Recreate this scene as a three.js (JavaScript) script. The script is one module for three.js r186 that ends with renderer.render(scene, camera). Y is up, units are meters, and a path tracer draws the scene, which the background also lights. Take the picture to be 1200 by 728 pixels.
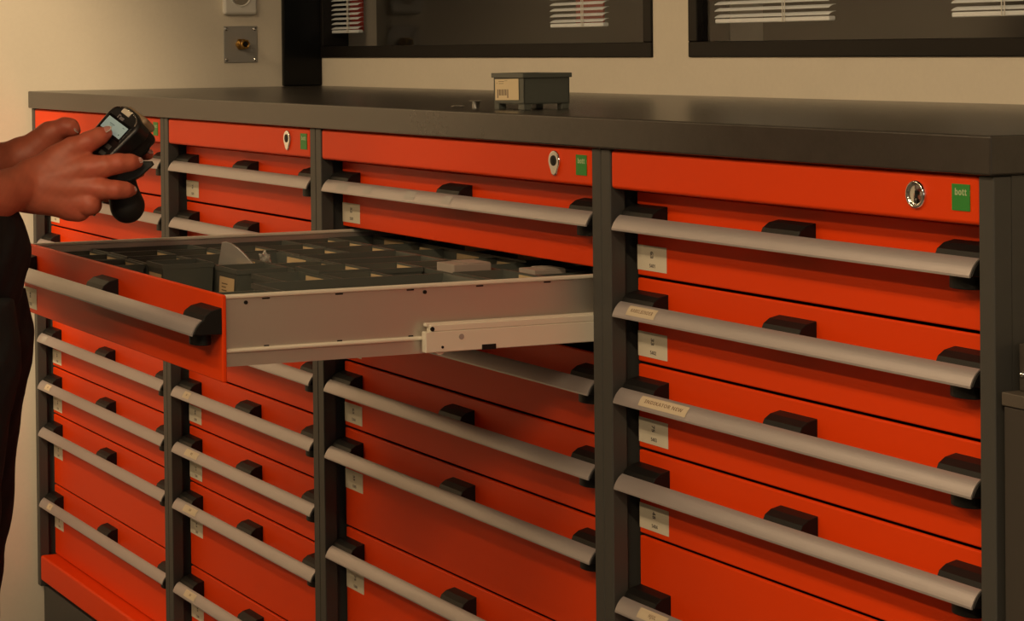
import * as THREE from 'three';
import { RoundedBoxGeometry } from 'three/addons/geometries/RoundedBoxGeometry.js';
import { mergeGeometries } from 'three/addons/utils/BufferGeometryUtils.js';
import { RectAreaLightUniformsLib } from 'three/addons/lights/RectAreaLightUniformsLib.js';

// ------------------------------------------------------------------ camera, light, exposure
RectAreaLightUniformsLib.init();
const scene = new THREE.Scene();
const renderer = new THREE.WebGLRenderer({ antialias: true });
renderer.toneMapping = THREE.LinearToneMapping;
renderer.toneMappingExposure = 1.0;
renderer.shadowMap.enabled = true;
scene.background = new THREE.Color(0, 0, 0);

const H = 1.10;                       // underside of the worktop above the floor
const FPX = 2588.8, PX0 = 270, PY0 = 98.36;   // focal length and principal point of the 1200x728 frame
const CAM = new THREE.Vector3(4.4405, H + 0.1187, 1.3381);
const FULLW = 1860, FULLH = 1260;     // the frame is the lower right crop of a larger picture
const camera = new THREE.PerspectiveCamera(2 * Math.atan(FULLH / 2 / FPX) * 180 / Math.PI, FULLW / FULLH, 0.05, 60);
camera.setViewOffset(FULLW, FULLH, FULLW / 2 - PX0, FULLH / 2 - PY0, 1200, 728);
camera.rotation.set(-0.0158, 1.1882, -0.0117, 'YXZ');
camera.position.copy(CAM);
camera.updateMatrixWorld(true);
const RIGHT = new THREE.Vector3(), UP = new THREE.Vector3(), BACK = new THREE.Vector3();
camera.matrixWorld.extractBasis(RIGHT, UP, BACK);
// a pixel and a distance along the view give a point
const at = (px, py, depth) => CAM.clone().addScaledVector(BACK, -depth).addScaledVector(RIGHT, (px - PX0) / FPX * depth).addScaledVector(UP, (PY0 - py) / FPX * depth);

const WARM = new THREE.Color().setRGB(1.0, 0.72, 0.42);
const CEIL = 2.9;
// ceiling fluorescent fittings: x, z, length, radiance
const FITTINGS = [[.7, 2.2, 1.2, 52], [2.9, 2.2, 1.2, 64], [5.3, 2.0, 1.2, 165], [.7, 3.3, 1.2, 46], [2.9, 3.3, 1.2, 66], [5.3, 3.3, 1.2, 130]];
const SPOT = { from: [1.5, 2.72, 1.75], to: [-.012, 1.36, .62], power: 21, angle: .30 };          // ceiling spot on the side wall
const DAY = { colour: new THREE.Color().setRGB(.80, .92, 1.0), radiance: .22 };      // grey daylight in the frosted window of the right wall

// ------------------------------------------------------------------ helpers
let seed = 7;
const rnd = () => (seed = (seed * 16807) % 2147483647) / 2147483647;
const used = {};
const numbered = (n) => { const k = used[n] = (used[n] ?? -1) + 1; return k ? `${n}_${String(k).padStart(3, '0')}` : n; };
function shade(m) { m.castShadow = true; m.receiveShadow = true; return m; }
function mesh(name, geo, mat, parent, label) {
  const m = shade(new THREE.Mesh(geo, mat)); m.name = name;
  if (label) m.userData.label = label;
  parent.add(m); return m;
}
function thing(name, label, category, pos = [0, 0, 0], turn = 0, group) {
  const g = new THREE.Group(); g.name = numbered(name); g.position.set(...pos); g.rotation.y = turn;
  g.userData = { label, category }; if (group) g.userData.group = group;
  scene.add(g); return g;
}
function single(name, label, category, geo, mat, group) {
  const m = shade(new THREE.Mesh(geo, mat)); m.name = numbered(name);
  m.userData = { label, category }; if (group) m.userData.group = group;
  scene.add(m); return m;
}
function struct(name, geo, mat, label, category) {
  const m = shade(new THREE.Mesh(geo, mat)); m.name = name; m.userData = { kind: 'structure', label, category }; scene.add(m); return m;
}
// box from corner to corner, optionally with rounded edges
function bx(x0, x1, y0, y1, z0, z1, r = 0, seg = 2) {
  const w = x1 - x0, h = y1 - y0, d = z1 - z0;
  const g = r ? new RoundedBoxGeometry(w, h, d, seg, Math.min(r, w / 2.01, h / 2.01, d / 2.01)) : new THREE.BoxGeometry(w, h, d);
  return g.translate((x0 + x1) / 2, (y0 + y1) / 2, (z0 + z1) / 2);
}
const plainGeo = (g) => { const n = g.index ? g.toNonIndexed() : g; for (const k of Object.keys(n.attributes)) if (!['position', 'normal', 'uv'].includes(k)) n.deleteAttribute(k); return n; };
const merge = (list) => mergeGeometries(list.map(plainGeo));
// profile in (z, y) swept along x
function sweepX(pts, x0, x1, bevel = 0) {
  const s = new THREE.Shape(pts.map(([z, y]) => new THREE.Vector2(z, y)));
  const g = new THREE.ExtrudeGeometry(s, { depth: x1 - x0 - 2 * bevel, bevelEnabled: bevel > 0, bevelThickness: bevel, bevelSize: bevel, bevelOffset: -bevel, bevelSegments: 2, curveSegments: 8 });
  g.translate(0, 0, bevel);
  g.applyMatrix4(new THREE.Matrix4().set(0, 0, 1, x0, 0, 1, 0, 0, 1, 0, 0, 0, 0, 0, 0, 1));   // z->x, x->z
  // the swap mirrors the shape: turn the faces back
  const p = plainGeo(g); flip(p); return p;
}
function flip(g) { for (const a of Object.values(g.attributes)) { const n = a.itemSize, v = a.array; for (let i = 0; i + 3 * n <= v.length; i += 3 * n) for (let k = 0; k < n; k++) { const t = v[i + n + k]; v[i + n + k] = v[i + 2 * n + k]; v[i + 2 * n + k] = t; } } }

// value noise and small computed textures
function noiseTex(size, fn, srgb) {
  const d = new Uint8Array(size * size * 4);
  for (let y = 0; y < size; y++) for (let x = 0; x < size; x++) { const c = fn(x / size, y / size, x, y), i = (y * size + x) * 4; d[i] = c[0]; d[i + 1] = c[1]; d[i + 2] = c[2]; d[i + 3] = 255; }
  const t = new THREE.DataTexture(d, size, size); t.magFilter = THREE.LinearFilter; t.minFilter = THREE.LinearMipmapLinearFilter; t.generateMipmaps = true;
  t.wrapS = t.wrapT = THREE.RepeatWrapping; if (srgb) t.colorSpace = THREE.SRGBColorSpace; t.needsUpdate = true; return t;
}
const lat = []; for (let i = 0; i < 64 * 64; i++) lat.push(rnd());
function vnoise(u, v, f) { // tiles over 0..1
  const x = u * f, y = v * f, xi = Math.floor(x), yi = Math.floor(y), a = x - xi, b = y - yi, s = a * a * (3 - 2 * a), t = b * b * (3 - 2 * b);
  const g = (i, j) => lat[(((j % f) + f) % f) % 64 * 64 + (((i % f) + f) % f) % 64];
  return (g(xi, yi) * (1 - s) + g(xi + 1, yi) * s) * (1 - t) + (g(xi, yi + 1) * (1 - s) + g(xi + 1, yi + 1) * s) * t;
}
const fbm = (u, v, f) => vnoise(u, v, f) * .5 + vnoise(u, v, f * 2) * .3 + vnoise(u, v, f * 4) * .2;
const grainTex = noiseTex(256, (u, v) => { const n = 128 + 90 * (fbm(u, v, 16) - .5) + 50 * (rnd() - .5); return [n, n, n]; });
const tint = (r, g, b, amt, f) => noiseTex(256, (u, v) => { const n = 1 + amt * (fbm(u, v, f) - .5) + amt * .35 * (rnd() - .5); return [r * n, g * n, b * n].map((c) => Math.max(0, Math.min(255, c))); }, true);
function canvasTex(w, h, draw) {
  const c = document.createElement('canvas'); c.width = w; c.height = h; draw(c.getContext('2d'), w, h);
  const t = new THREE.CanvasTexture(c); t.colorSpace = THREE.SRGBColorSpace; t.needsUpdate = true; return t;
}
const lin = (r, g, b) => new THREE.Color().setRGB(r, g, b);
const std = (color, roughness, metalness = 0, extra = {}) => new THREE.MeshPhysicalMaterial({ color, roughness, metalness, ...extra });
// uv in metres from the face's own axes
function metric(g, s = 1) {
  const n = plainGeo(g), p = n.attributes.position, q = n.attributes.normal, uv = new Float32Array(p.count * 2);
  for (let i = 0; i < p.count; i++) {
    const ax = Math.abs(q.getX(i)), ay = Math.abs(q.getY(i)), az = Math.abs(q.getZ(i));
    const [a, b] = ax > ay && ax > az ? [p.getZ(i), p.getY(i)] : ay > az ? [p.getX(i), p.getZ(i)] : [p.getX(i), p.getY(i)];
    uv[i * 2] = a / s; uv[i * 2 + 1] = b / s;
  }
  n.setAttribute('uv', new THREE.BufferAttribute(uv, 2)); return n;
}

// ------------------------------------------------------------------ materials
const M = {
  wall: std(0xffffff, .85, 0, { map: tint(232, 224, 208, .03, 8), bumpMap: grainTex, bumpScale: .0004 }),
  ceiling: std(lin(.30, .29, .27), .9),
  farWall: std(lin(.14, .13, .12), .9),
  floor: std(0xffffff, .45, 0, { map: tint(58, 55, 52, .25, 16) }),
  orange: std(lin(.80, .054, .0016), .48, 0, { bumpMap: grainTex, bumpScale: .00006, specularIntensity: .4 }),
  carcass: std(lin(.055, .054, .05), .5, 0, { bumpMap: grainTex, bumpScale: .00006 }),
  inside: std(lin(.03, .03, .03), .6),
  worktop: std(0xffffff, .27, 0, { map: tint(59, 55, 51, .12, 24), bumpMap: grainTex, bumpScale: .00003 }),
  blackPlastic: std(lin(.006, .006, .006), .5, 0, { specularIntensity: .6 }),
  bin: std(lin(.085, .094, .082), .42),
  alu: std(lin(.44, .40, .405), .42, .5),
  zinc: std(lin(.60, .55, .49), .42, .75, { bumpMap: grainTex, bumpScale: .00004 }),
  slide: std(lin(.80, .75, .64), .35, .15),
  chrome: std(lin(.8, .8, .78), .12, 1),
  paper: std(lin(.36, .31, .27), .8),
  blackTrim: std(lin(.006, .006, .006), .2, 0, { specularIntensity: .35 }),
  frame: std(lin(.012, .010, .009), .4, 0, { specularIntensity: .35 }),
  glass: new THREE.MeshPhysicalMaterial({ color: 0xffffff, roughness: 0, metalness: 0, transmission: 1, thickness: 0, ior: 1.5, specularIntensity: .42 }),
  white: std(lin(.78, .77, .72), .35),
  steel: std(lin(.42, .41, .39), .42, .45),
  brass: std(lin(.62, .36, .10), .3, 1),
  slat: std(lin(.84, .90, .95), .35),
  red: std(lin(.6, .06, .04), .5),
  cloth: std(lin(.006, .006, .008), .9),
  trouser: std(lin(.009, .012, .014), .9),
};
for (const k of ['wall', 'worktop', 'floor']) M[k].map.repeat.set(1, 1);

// ------------------------------------------------------------------ the room
const WX = -0.012, WZ = -0.667, RX = 7.2, RZ = 5.2, BZ = -3.2;
const W1 = [WX, 1.325], W2 = [1.432, 2.95], WB = H + 0.097, WT = H + 0.95;
struct('floor', metric(bx(-2.2, RX + .15, -.1, 0, BZ - .15, RZ + .15)), M.floor, 'grey floor of the workshop', 'floor');
struct('ceiling', metric(bx(-2.2, RX + .15, CEIL, CEIL + .1, BZ - .15, RZ + .15)), M.ceiling, 'grey ceiling of the workshop', 'ceiling');
struct('wall_left', metric(bx(WX - .15, WX, 0, CEIL, WZ, RZ)), M.wall, 'cream painted side wall beside the cabinets', 'wall');
struct('wall_right', metric(bx(RX, RX + .15, 0, CEIL, BZ, RZ)), M.farWall, 'taupe wall at the far right of the workshop', 'wall');
struct('wall_front', metric(bx(-2.2, RX + .15, 0, CEIL, RZ, RZ + .15)), M.farWall, 'taupe wall opposite the cabinets', 'wall');
struct('wall_back', metric(merge([
  bx(-2.2, RX, 0, WB, WZ - .14, WZ), bx(-2.2, RX, WT, CEIL, WZ - .14, WZ),
  bx(-2.2, W1[0], WB, WT, WZ - .14, WZ), bx(W1[1], W2[0], WB, WT, WZ - .14, WZ), bx(W2[1], RX, WB, WT, WZ - .14, WZ)])), M.wall, 'cream wall with dark framed windows above the worktop', 'wall');
// the unlit room behind the windows
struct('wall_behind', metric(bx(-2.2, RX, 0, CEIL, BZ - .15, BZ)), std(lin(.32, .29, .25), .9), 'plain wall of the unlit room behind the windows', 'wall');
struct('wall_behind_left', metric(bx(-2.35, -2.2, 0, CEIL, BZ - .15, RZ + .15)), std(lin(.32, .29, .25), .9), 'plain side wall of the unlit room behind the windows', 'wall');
// glossy black corner strip on the side wall
struct('trim_1', bx(WX, WX + .014, H + .036, CEIL, WZ, -.575, .003), M.blackTrim, 'glossy black strip in the corner beside the window', 'trim');

function windowUnit(n, [x0, x1], label) {
  const g = new THREE.Group(); g.name = `window_${n}`; g.userData = { kind: 'structure', label, category: 'window' }; scene.add(g);
  const f = .025, zf = WZ + .004, zb = WZ - .06;
  mesh('window_frame', bx(x0, x1, WB, WB + f, zb, zf, .002), M.frame, g);
  mesh('window_frame', bx(x0, x1, WT - f, WT, zb, zf, .002), M.frame, g);
  mesh('window_frame', bx(x0, x0 + f, WB + f, WT - f, zb, zf, .002), M.frame, g);
  mesh('window_frame', bx(x1 - f, x1, WB + f, WT - f, zb, zf, .002), M.frame, g);
  mesh('pane', bx(x0 + f, x1 - f, WB + f, WT - f, WZ - .009, WZ - .007), M.glass, g);
  return g;
}
windowUnit(1, W1, 'black framed window beside the corner strip');
windowUnit(2, W2, 'black framed window at the bare end of the worktop');

// ceiling fittings
for (const [x, z, len, rad] of FITTINGS) {
  const g = thing('ceiling_light', 'long fluorescent fitting on the workshop ceiling', 'lamp', [x, CEIL, z], 0, 'fluorescent fittings on the ceiling');
  mesh('housing', bx(-len / 2 - .03, len / 2 + .03, -.05, 0, -.1, .1, .01), M.white, g);
  mesh('diffuser', bx(-len / 2, len / 2, -.056, -.05, -.05, .05), std(lin(.8, .8, .8), .6, 0, { emissive: WARM, emissiveIntensity: 4 }), g);
  const l = new THREE.RectAreaLight(WARM, rad, len, .10); l.position.set(0, -.06, 0); l.rotation.x = -Math.PI / 2; g.add(l);
}

{ // ceiling spot turned to the side wall
  const g = thing('ceiling_spotlight', 'small white spotlight under the ceiling turned to the side wall', 'lamp', [SPOT.from[0], CEIL, SPOT.from[2]]);
  const aim = new THREE.Vector3(...SPOT.to).sub(new THREE.Vector3(...SPOT.from)).normalize(), q = new THREE.Quaternion().setFromUnitVectors(new THREE.Vector3(0, -1, 0), aim);
  const dy = SPOT.from[1] - CEIL;
  mesh('stem', new THREE.CylinderGeometry(.01, .01, -dy - .05, 12).translate(0, (dy + .05) / 2, 0), M.white, g);
  mesh('lamp_head', new THREE.LatheGeometry([[.02, .09], [.045, .08], [.05, -.01], [.046, -.01], [.04, .07], [.02, .08]].map((p) => new THREE.Vector2(...p)), 32).applyQuaternion(q).translate(0, dy, 0), M.white, g);
  mesh('bulb', new THREE.CylinderGeometry(.03, .03, .004, 24).translate(0, .03, 0).applyQuaternion(q).translate(0, dy, 0), std(lin(.8, .8, .8), .5, 0, { emissive: WARM, emissiveIntensity: 2 }), g);
  const l = new THREE.SpotLight(WARM, SPOT.power, 0, SPOT.angle, .35, 2); l.position.set(0, dy, 0).addScaledVector(aim, .02); l.target.position.copy(l.position).add(aim); l.castShadow = true; g.add(l, l.target);
}
{ // frosted window in the right wall
  const g = new THREE.Group(); g.name = 'window_3'; g.userData = { kind: 'structure', label: 'frosted daylight window in the right wall', category: 'window' }; scene.add(g);
  const x = RX, y0 = 1.0, y1 = 2.2, z0 = .2, z1 = 2.6;
  for (const b of [[y0 - .05, y0, z0 - .05, z1 + .05], [y1, y1 + .05, z0 - .05, z1 + .05], [y0, y1, z0 - .05, z0], [y0, y1, z1, z1 + .05]]) mesh('window_frame', bx(x - .03, x - .001, ...b, .003), M.white, g);
  mesh('pane', bx(x - .012, x - .002, y0, y1, z0, z1), std(lin(.6, .6, .6), .6, 0, { emissive: DAY.colour, emissiveIntensity: DAY.radiance * .6 }), g);
  const l = new THREE.RectAreaLight(DAY.colour, DAY.radiance, z1 - z0, y1 - y0); l.position.set(x - .016, (y0 + y1) / 2, (z0 + z1) / 2); l.rotation.y = Math.PI / 2; g.add(l);
}

// ------------------------------------------------------------------ venetian blinds behind the panes
function blind(x0, x1, label, red) {
  const yb = H + .150, yt = WT - .03, z = WZ - .024;
  const g = thing('venetian_blind', label, 'blind', [0, 0, 0]);
  const s = new THREE.Shape(); const w = .007;
  for (let i = 0; i <= 6; i++) { const t = i / 3 - 1; const p = [t * w, .0012 * (1 - t * t)]; i ? s.lineTo(...p) : s.moveTo(...p); }
  for (let i = 6; i >= 0; i--) { const t = i / 3 - 1; s.lineTo(t * w, .0012 * (1 - t * t) - .0006); }
  const pts = s.getPoints().map((p) => [p.x, p.y]);
  const geo = sweepX(pts, x0, x1);
  const tilt = new THREE.Matrix4().makeRotationX(.38); geo.applyMatrix4(tilt);
  for (let y = yb + .012; y < yt - .02; y += .0102) { const m = mesh('slat', geo, M.slat, g); m.position.set(0, y, z); }
  mesh('bottom_rail', bx(x0, x1, yb, yb + .007, z - .006, z + .006, .002), M.slat, g);
  mesh('head_rail', bx(x0, x1, yt - .02, yt, z - .01, z + .01, .002), M.slat, g);
  for (const x of x1 - x0 > .5 ? [x0 + .1, (x0 + x1) / 2, x1 - .1] : [x0 + (x1 - x0) * .62])
    mesh('ladder_cord', merge([bx(x - .0006, x + .0006, yb, yt, z + .0075, z + .0087), bx(x + .005, x + .0062, yb, yt, z + .0075, z + .0087)]), M.white, g);
  if (red) mesh('backing_strip', bx(...red, yb + .004, yt - .02, z - .016, z - .012), M.red, g, 'red strip behind the slats');
  return g;
}
blind(.0135, .150, 'white venetian blind behind the pane next to the black corner strip', [.070, .132]);
blind(.96, 1.14, 'white venetian blind behind the far right end of the first window', [1.02, 1.11]);
blind(1.475, 1.765, 'white venetian blind at the left end of the second window');
blind(2.03, 2.92, 'wide white venetian blind at the right end of the second window');

// ------------------------------------------------------------------ cabinets
const U = .0984, TOP = -.0475, FZ = -.0312;        // one drawer unit, top of the first drawer, drawer face (heights from the worktop's underside)
const DEPTH = .64;
// handle profile, z from the drawer face, y from the drawer's top
const arc = [];
for (let i = 0; i <= 8; i++) { const t = i / 8; arc.push([.0235 + .0115 * Math.sin(t * .95) / Math.sin(.95), -.0258 - .0150 * (.45 * t + .55 * (1 - Math.cos(t * .95)) / (1 - Math.cos(.95)))]); }
const aluProfile = [...arc, [.0350, -.0428], [.0335, -.0428], ...arc.slice().reverse().map(([z, y]) => [z - .0014, y - .0007])];
const bracketProfile = [[0, -.0140], [.012, -.0165], [.0195, -.0215], ...arc.map(([z, y]) => [z - .0016, y - .0010]), [.0325, -.0415], [.024, -.0425], [.024, -.0425], [0, -.0425]];
const widths = [.8, .65, .8, .65], starts = [0, .8, 1.45, 2.25];
const layout = [[1, 1, 1, 1, 1, 1, 1.5, 1.5], [1, 1, 1, 1, 1, 1, 1.5, 1.5], [1, 1, 1, 1, 1.5, 1.5, 2], [1, 1, 1, 1, 2, 3]];
const geoCache = {};
const cached = (k, f) => geoCache[k] ??= f();
const lug = () => cached('lug', () => {
  const s = new THREE.Shape(); s.absellipse(0, 0, .0165, .010, 0, Math.PI * 2);
  return new THREE.ExtrudeGeometry(s, { depth: .0135, bevelEnabled: true, bevelSize: .001, bevelThickness: .001, bevelSegments: 2, curveSegments: 20 }).rotateX(Math.PI / 2);
});
function labelMat(code, mark) {
  const t = canvasTex(128, 64, (c, w, h) => {
    c.fillStyle = '#d8d0bd'; c.fillRect(0, 0, w, h);
    c.fillStyle = '#241f22'; c.font = 'bold 17px sans-serif'; c.textAlign = 'center'; c.textBaseline = 'middle';
    c.save(); c.translate(63, 23); c.rotate(Math.PI / 2); c.fillText(mark, 0, 0); c.restore();
    c.font = 'bold 12px sans-serif'; c.fillText(code, 66, 51);
  });
  return std(0xffffff, .75, 0, { map: t });
}
function tagMat(text) {
  const t = canvasTex(256, 64, (c, w, h) => {
    c.fillStyle = '#cfc0a6'; c.fillRect(0, 0, w, h);
    c.fillStyle = '#7d6652'; c.font = 'bold 30px sans-serif'; c.textAlign = 'center'; c.textBaseline = 'middle'; c.fillText(text, w / 2, h / 2, w * .8);
  });
  return std(0xffffff, .55, 0, { map: t });
}
const tags = { '3/1': [['KABELBINDER', .028, .085]], '3/2': [['INDIKATOR NEW', .052, .145]], '3/4': [['HJUL', .045, .10]], '0/5': [['M6', .045, .08]], '0/4': [['', .03, .06]], '0/7': [['M8', .05, .08]],
  '1/4': [['M4', .055, .085]], '1/5': [['M5', .06, .12]], '1/6': [['M6', .05, .11]], '1/7': [['M8', .05, .1]], '2/0': [['', .05, .085], ['', .14, .165], ['', .27, .30], ['', .38, .405]] };
const paleTag = std(lin(.40, .38, .37), .5);

function buildDrawer(cab, ci, di, top, units, w, out = 0) {
  const h = units * U - .0032, x0 = .0265, x1 = w - .0265, dw = x1 - x0;
  // the front panel is the drawer's own mesh, folded edges and all
  const d = mesh('drawer', cached(`front${w}/${units}`, () => bx(x0, x1, -h, 0, -.0055, 0, .0018)), M.orange, cab, out ? 'orange drawer pulled out full of grey bins' : undefined);
  d.position.set(0, H + top - .0016, FZ + out);
  const hy = ci === 3 && di === 4 ? -.042 : 0;
  const hs = .0055;
  const handle = mesh('handle', cached(`handle${w}`, () => sweepX(aluProfile, x0 + hs - .004, x1 - hs + .004)), M.alu, d, 'matt aluminium grip strip');
  handle.position.y = hy;
  for (const c of [x0 + .0315, (x0 + x1) / 2, x1 - .0315]) {
    const b = mesh('handle_bracket', c > w * .7 ? cached('bracketLatch', () => merge([sweepX(bracketProfile, -.0315, .0315, .0008), lug().clone().translate(0, -.0415, .0135)])) : cached('bracket', () => sweepX(bracketProfile, -.0315, .0315, .0008)), M.blackPlastic, d, 'black plastic handle bracket');
    b.position.set(c, hy, 0);
  }
  // paper label under the handle
  const code = `${['51', '52', '53', '54'][ci]}${String(di + 1).padStart(2, '0')}`;
  const lab = mesh('paper_label', cached('label', () => new THREE.PlaneGeometry(.06, .0285)), labelMat(code, ['21', '63', '33', '75', '48', '19', '52', '86'][(di + ci * 3) % 8]), d, 'small printed paper label');
  lab.position.set(x0 + .0305, -.0745 + hy * 1.1, .0004);
  for (const [text, a, b] of tags[`${ci}/${di}`] ?? []) {
    // a strip that follows the curve of the grip
    const pos = [], uv = [], idx = [], lo = 2, hi = 7;
    for (let i = lo; i <= hi; i++) { const [z, y] = arc[i]; for (const [x, u] of [[x0 + a, 0], [x0 + b, 1]]) { pos.push(x, y + .0003, z + .0003); uv.push(u, 1 - (i - lo) / (hi - lo)); } }
    for (let i = 0; i < hi - lo; i++) idx.push(2 * i, 2 * i + 2, 2 * i + 1, 2 * i + 1, 2 * i + 2, 2 * i + 3);
    const g = new THREE.BufferGeometry(); g.setAttribute('position', new THREE.Float32BufferAttribute(pos, 3)); g.setAttribute('uv', new THREE.Float32BufferAttribute(uv, 2)); g.setIndex(idx); g.computeVertexNormals();
    mesh('handle_tag', g, text ? tagMat(text) : paleTag, d, 'small tag stuck on the grip').position.y = hy;
  }
  return d;
}
const badgeMat = std(0xffffff, .5, 0, { map: canvasTex(128, 128, (c, w, h) => {
  c.fillStyle = '#2f8a34'; c.fillRect(0, 0, w, h); c.fillStyle = '#b9c49a'; c.font = 'bold 44px sans-serif'; c.textAlign = 'center'; c.textBaseline = 'middle'; c.fillText('bott', w / 2, h * .3);
}) });
const cabLabels = ['wide orange drawer cabinet standing against the cream side wall', 'narrow orange drawer cabinet between the two wide cabinets', 'wide orange drawer cabinet with its second drawer pulled out', 'narrow orange drawer cabinet with round lock at the bare worktop end'];
for (let ci = 0; ci < 4; ci++) {
  const w = widths[ci], g = thing('drawer_cabinet', cabLabels[ci], 'cabinet', [starts[ci], 0, 0], 0, 'row of orange drawer cabinets');
  const yb = .10, yt = H;
  for (const s of [0, 1]) {
    const X = (a, b) => s ? [w - b, w - a] : [a, b];
    mesh('side_panel', merge([bx(...X(.0004, .003), yb, yt - .0005, -DEPTH, -.0195), bx(...X(.0004, .0200), yb, yt - .0005, -.020, 0, .0016, 2), bx(...X(.0028, .0085), yb + .001, yt - .0015, -.046, -.0185)]), M.carcass, g, 'dark grey steel side with folded front edge');
  }
  mesh('back_panel', bx(.003, w - .003, yb, yt - .0005, -DEPTH, -DEPTH + .002), M.inside, g);
  mesh('top_plate', bx(.003, w - .003, yt - .003, yt - .0006, -DEPTH, -.02), M.inside, g);
  mesh('bottom_plate', bx(.003, w - .003, yb, yb + .003, -DEPTH, -.02), M.inside, g);
  // orange rail above the drawers, its lower edge rolled back
  const rail = mesh('top_rail', bx(.0204, w - .0204, H - .0455, H - .0012, -.030, -.0004, .0045, 4), M.orange, g);
  const lx = w - .1025, ly = H - .022;
  const lock = mesh('lock', ci === 3
    ? new THREE.LatheGeometry([[0, .0005], [.0085, .0005], [.0095, .002], [.0112, .0035], [.0128, .0024], [.0132, -.001]].map((p) => new THREE.Vector2(...p)), 40).rotateX(Math.PI / 2)
    : (() => { const s = new THREE.Shape(); s.absarc(0, .003, .0125, -.35, Math.PI + .35, false); s.absarc(0, -.0075, .0072, Math.PI + .25, Math.PI * 2 - .25, false);
      return new THREE.ExtrudeGeometry(s, { depth: .0012, bevelEnabled: true, bevelSize: .0015, bevelThickness: .0014, bevelSegments: 4, bevelOffset: -.0015, curveSegments: 24 }); })(), M.chrome, rail, 'polished lock plate');
  lock.position.set(lx, ly, 0);
  if (ci !== 3) mesh('keyhole', merge([new THREE.CylinderGeometry(.0062, .0068, .003, 24).rotateX(Math.PI / 2), bx(-.0009, .0009, -.004, .004, .001, .002)]), M.blackPlastic, rail).position.set(lx, ly + .0035, .0018);
  else mesh('keyhole', bx(-.0008, .0008, -.0035, .0035, 0, .0012), M.blackPlastic, rail).position.set(lx, ly, .0003);
  mesh('green_badge', bx(-.0117, .0117, -.0119, .0119, 0, .0008), badgeMat, rail, 'green maker badge').position.set(w - .0425, H - .0213, -.0003);
  let y = TOP; layout[ci].forEach((u, di) => {
    const open = ci === 2 && di === 1;
    const d = buildDrawer(g, ci, di, y, u, w, open ? .4902 : 0);
    if (open) openDrawer(d, w);
    y -= u * U;
  });
  mesh('base_rail', bx(.0204, w - .0204, H + y - .054, H + y - .001, -.05, -.0004, .005, 3), M.orange, g);
  mesh('plinth', bx(.004, w - .004, 0, yb - .001, -DEPTH + .02, -.012, .002), M.carcass, g, 'dark plinth under the drawers');
}

function openDrawer(d, w) {
  // tray behind the front; heights from the drawer's top, z from its face
  const x0 = .045, x1 = w - .034, t = .0012, yT = -.0006, yB = -.079, zF = -.0056, zB = -.60;
  mesh('tray_bottom', bx(x0, x1, yB, yB + .0015, zB, zF), M.zinc, d);
  mesh('tray_back', bx(x0, x1, yB, yT - .006, zB, zB + .0015), M.zinc, d);
  for (const s of [0, 1]) {
    const X = (a, b) => s ? [x1 - b, x1 - a] : [x0 + a, x0 + b];   // a grows inwards
    const side = mesh('tray_side', merge([bx(...X(0, t), yB, yT - .001, zB, zF), bx(...X(-.0015, t), yB, yB + .0146, zB, zF)]), M.zinc, d, 'bare galvanised steel drawer side');
    mesh('tray_rim', bx(...X(-.0026, t + .0026), yT - .0048, yT, zB, zF, .0018, 3), M.slide, side, 'pale rolled rim of the drawer side');
    mesh('runner_ridge', bx(...X(-.0048, t - .0002), yB + .0148, yB + .0196, zB, zF, .0022, 3), M.slide, side);
    // pressed slots and rivets
    const X2 = (a) => s ? x1 - a : x0 + a;
    for (const z of [-.031, -.249]) mesh('rivet', new THREE.CylinderGeometry(.0022, .0022, .002, 14).rotateZ(Math.PI / 2), M.blackPlastic, side).position.set(X2(-.0004), yT - .0095, z);
    for (let k = 0; k < 5; k++) { mesh('slot', bx(-.0003, .0003, -.0008, .0008, -.0045, .0045), M.blackPlastic, side).position.set(X2(-.0002), yT - .0062, -.055 - k * .088); mesh('slot', bx(-.0003, .0003, -.0008, .0008, -.003, .003), M.blackPlastic, side).position.set(X2(-.0002), yB + .0202, -.055 - k * .088); }
    // telescopic runner still half inside the cabinet
    const rs = s ? [x1 + .0052, x1 + .0152] : [x0 - .0152, x0 - .0052];
    const face = s ? x1 + .0152 : x0 - .0152, dir = s ? 1 : -1;
    const zr = -.242, run = mesh('drawer_runner', merge([bx(...rs, -.0772, -.0535, -.90, zr, .0012, 2), bx(...rs, -.0535, -.0462, -.90, zr - .006, .001, 2), bx(rs[0], rs[1] + (s ? -.003 : 0), -.0480, -.0440, -.90, zr - .002, .001, 2)]), M.slide, d, 'cream zinc-plated telescopic runner');
    mesh('runner_hole', new THREE.CylinderGeometry(.0032, .0032, .0012, 18).rotateZ(Math.PI / 2), M.steel, run).position.set(face, -.061, -.287);
    mesh('runner_hole', new THREE.CylinderGeometry(.0016, .0016, .0012, 12).rotateZ(Math.PI / 2), M.blackPlastic, run).position.set(face, -.0715, -.263);
    mesh('runner_hole', new THREE.CylinderGeometry(.0026, .0026, .0012, 14).rotateZ(Math.PI / 2), M.blackPlastic, run).position.set(face, -.0505, -.2505);
    mesh('runner_wheel', new THREE.CylinderGeometry(.007, .007, .006, 24).rotateZ(Math.PI / 2), M.slide, run).position.set(s ? x1 + .008 : x0 - .008, -.0735, -.262);
    mesh('runner_notch', bx(-.0004, .0004, -.003, .003, -.009, .009), M.blackPlastic, run).position.set(face + dir * .0002, -.0745, -.322);
  }
}

// ------------------------------------------------------------------ worktop and what stands on it
const T = .0355;
single('worktop', 'long dark grey worktop across all four drawer cabinets', 'worktop', metric(bx(-.003, 2.9035, H, H + T, WZ + .001, .0067, .0026, 4), .5), M.worktop);

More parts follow.
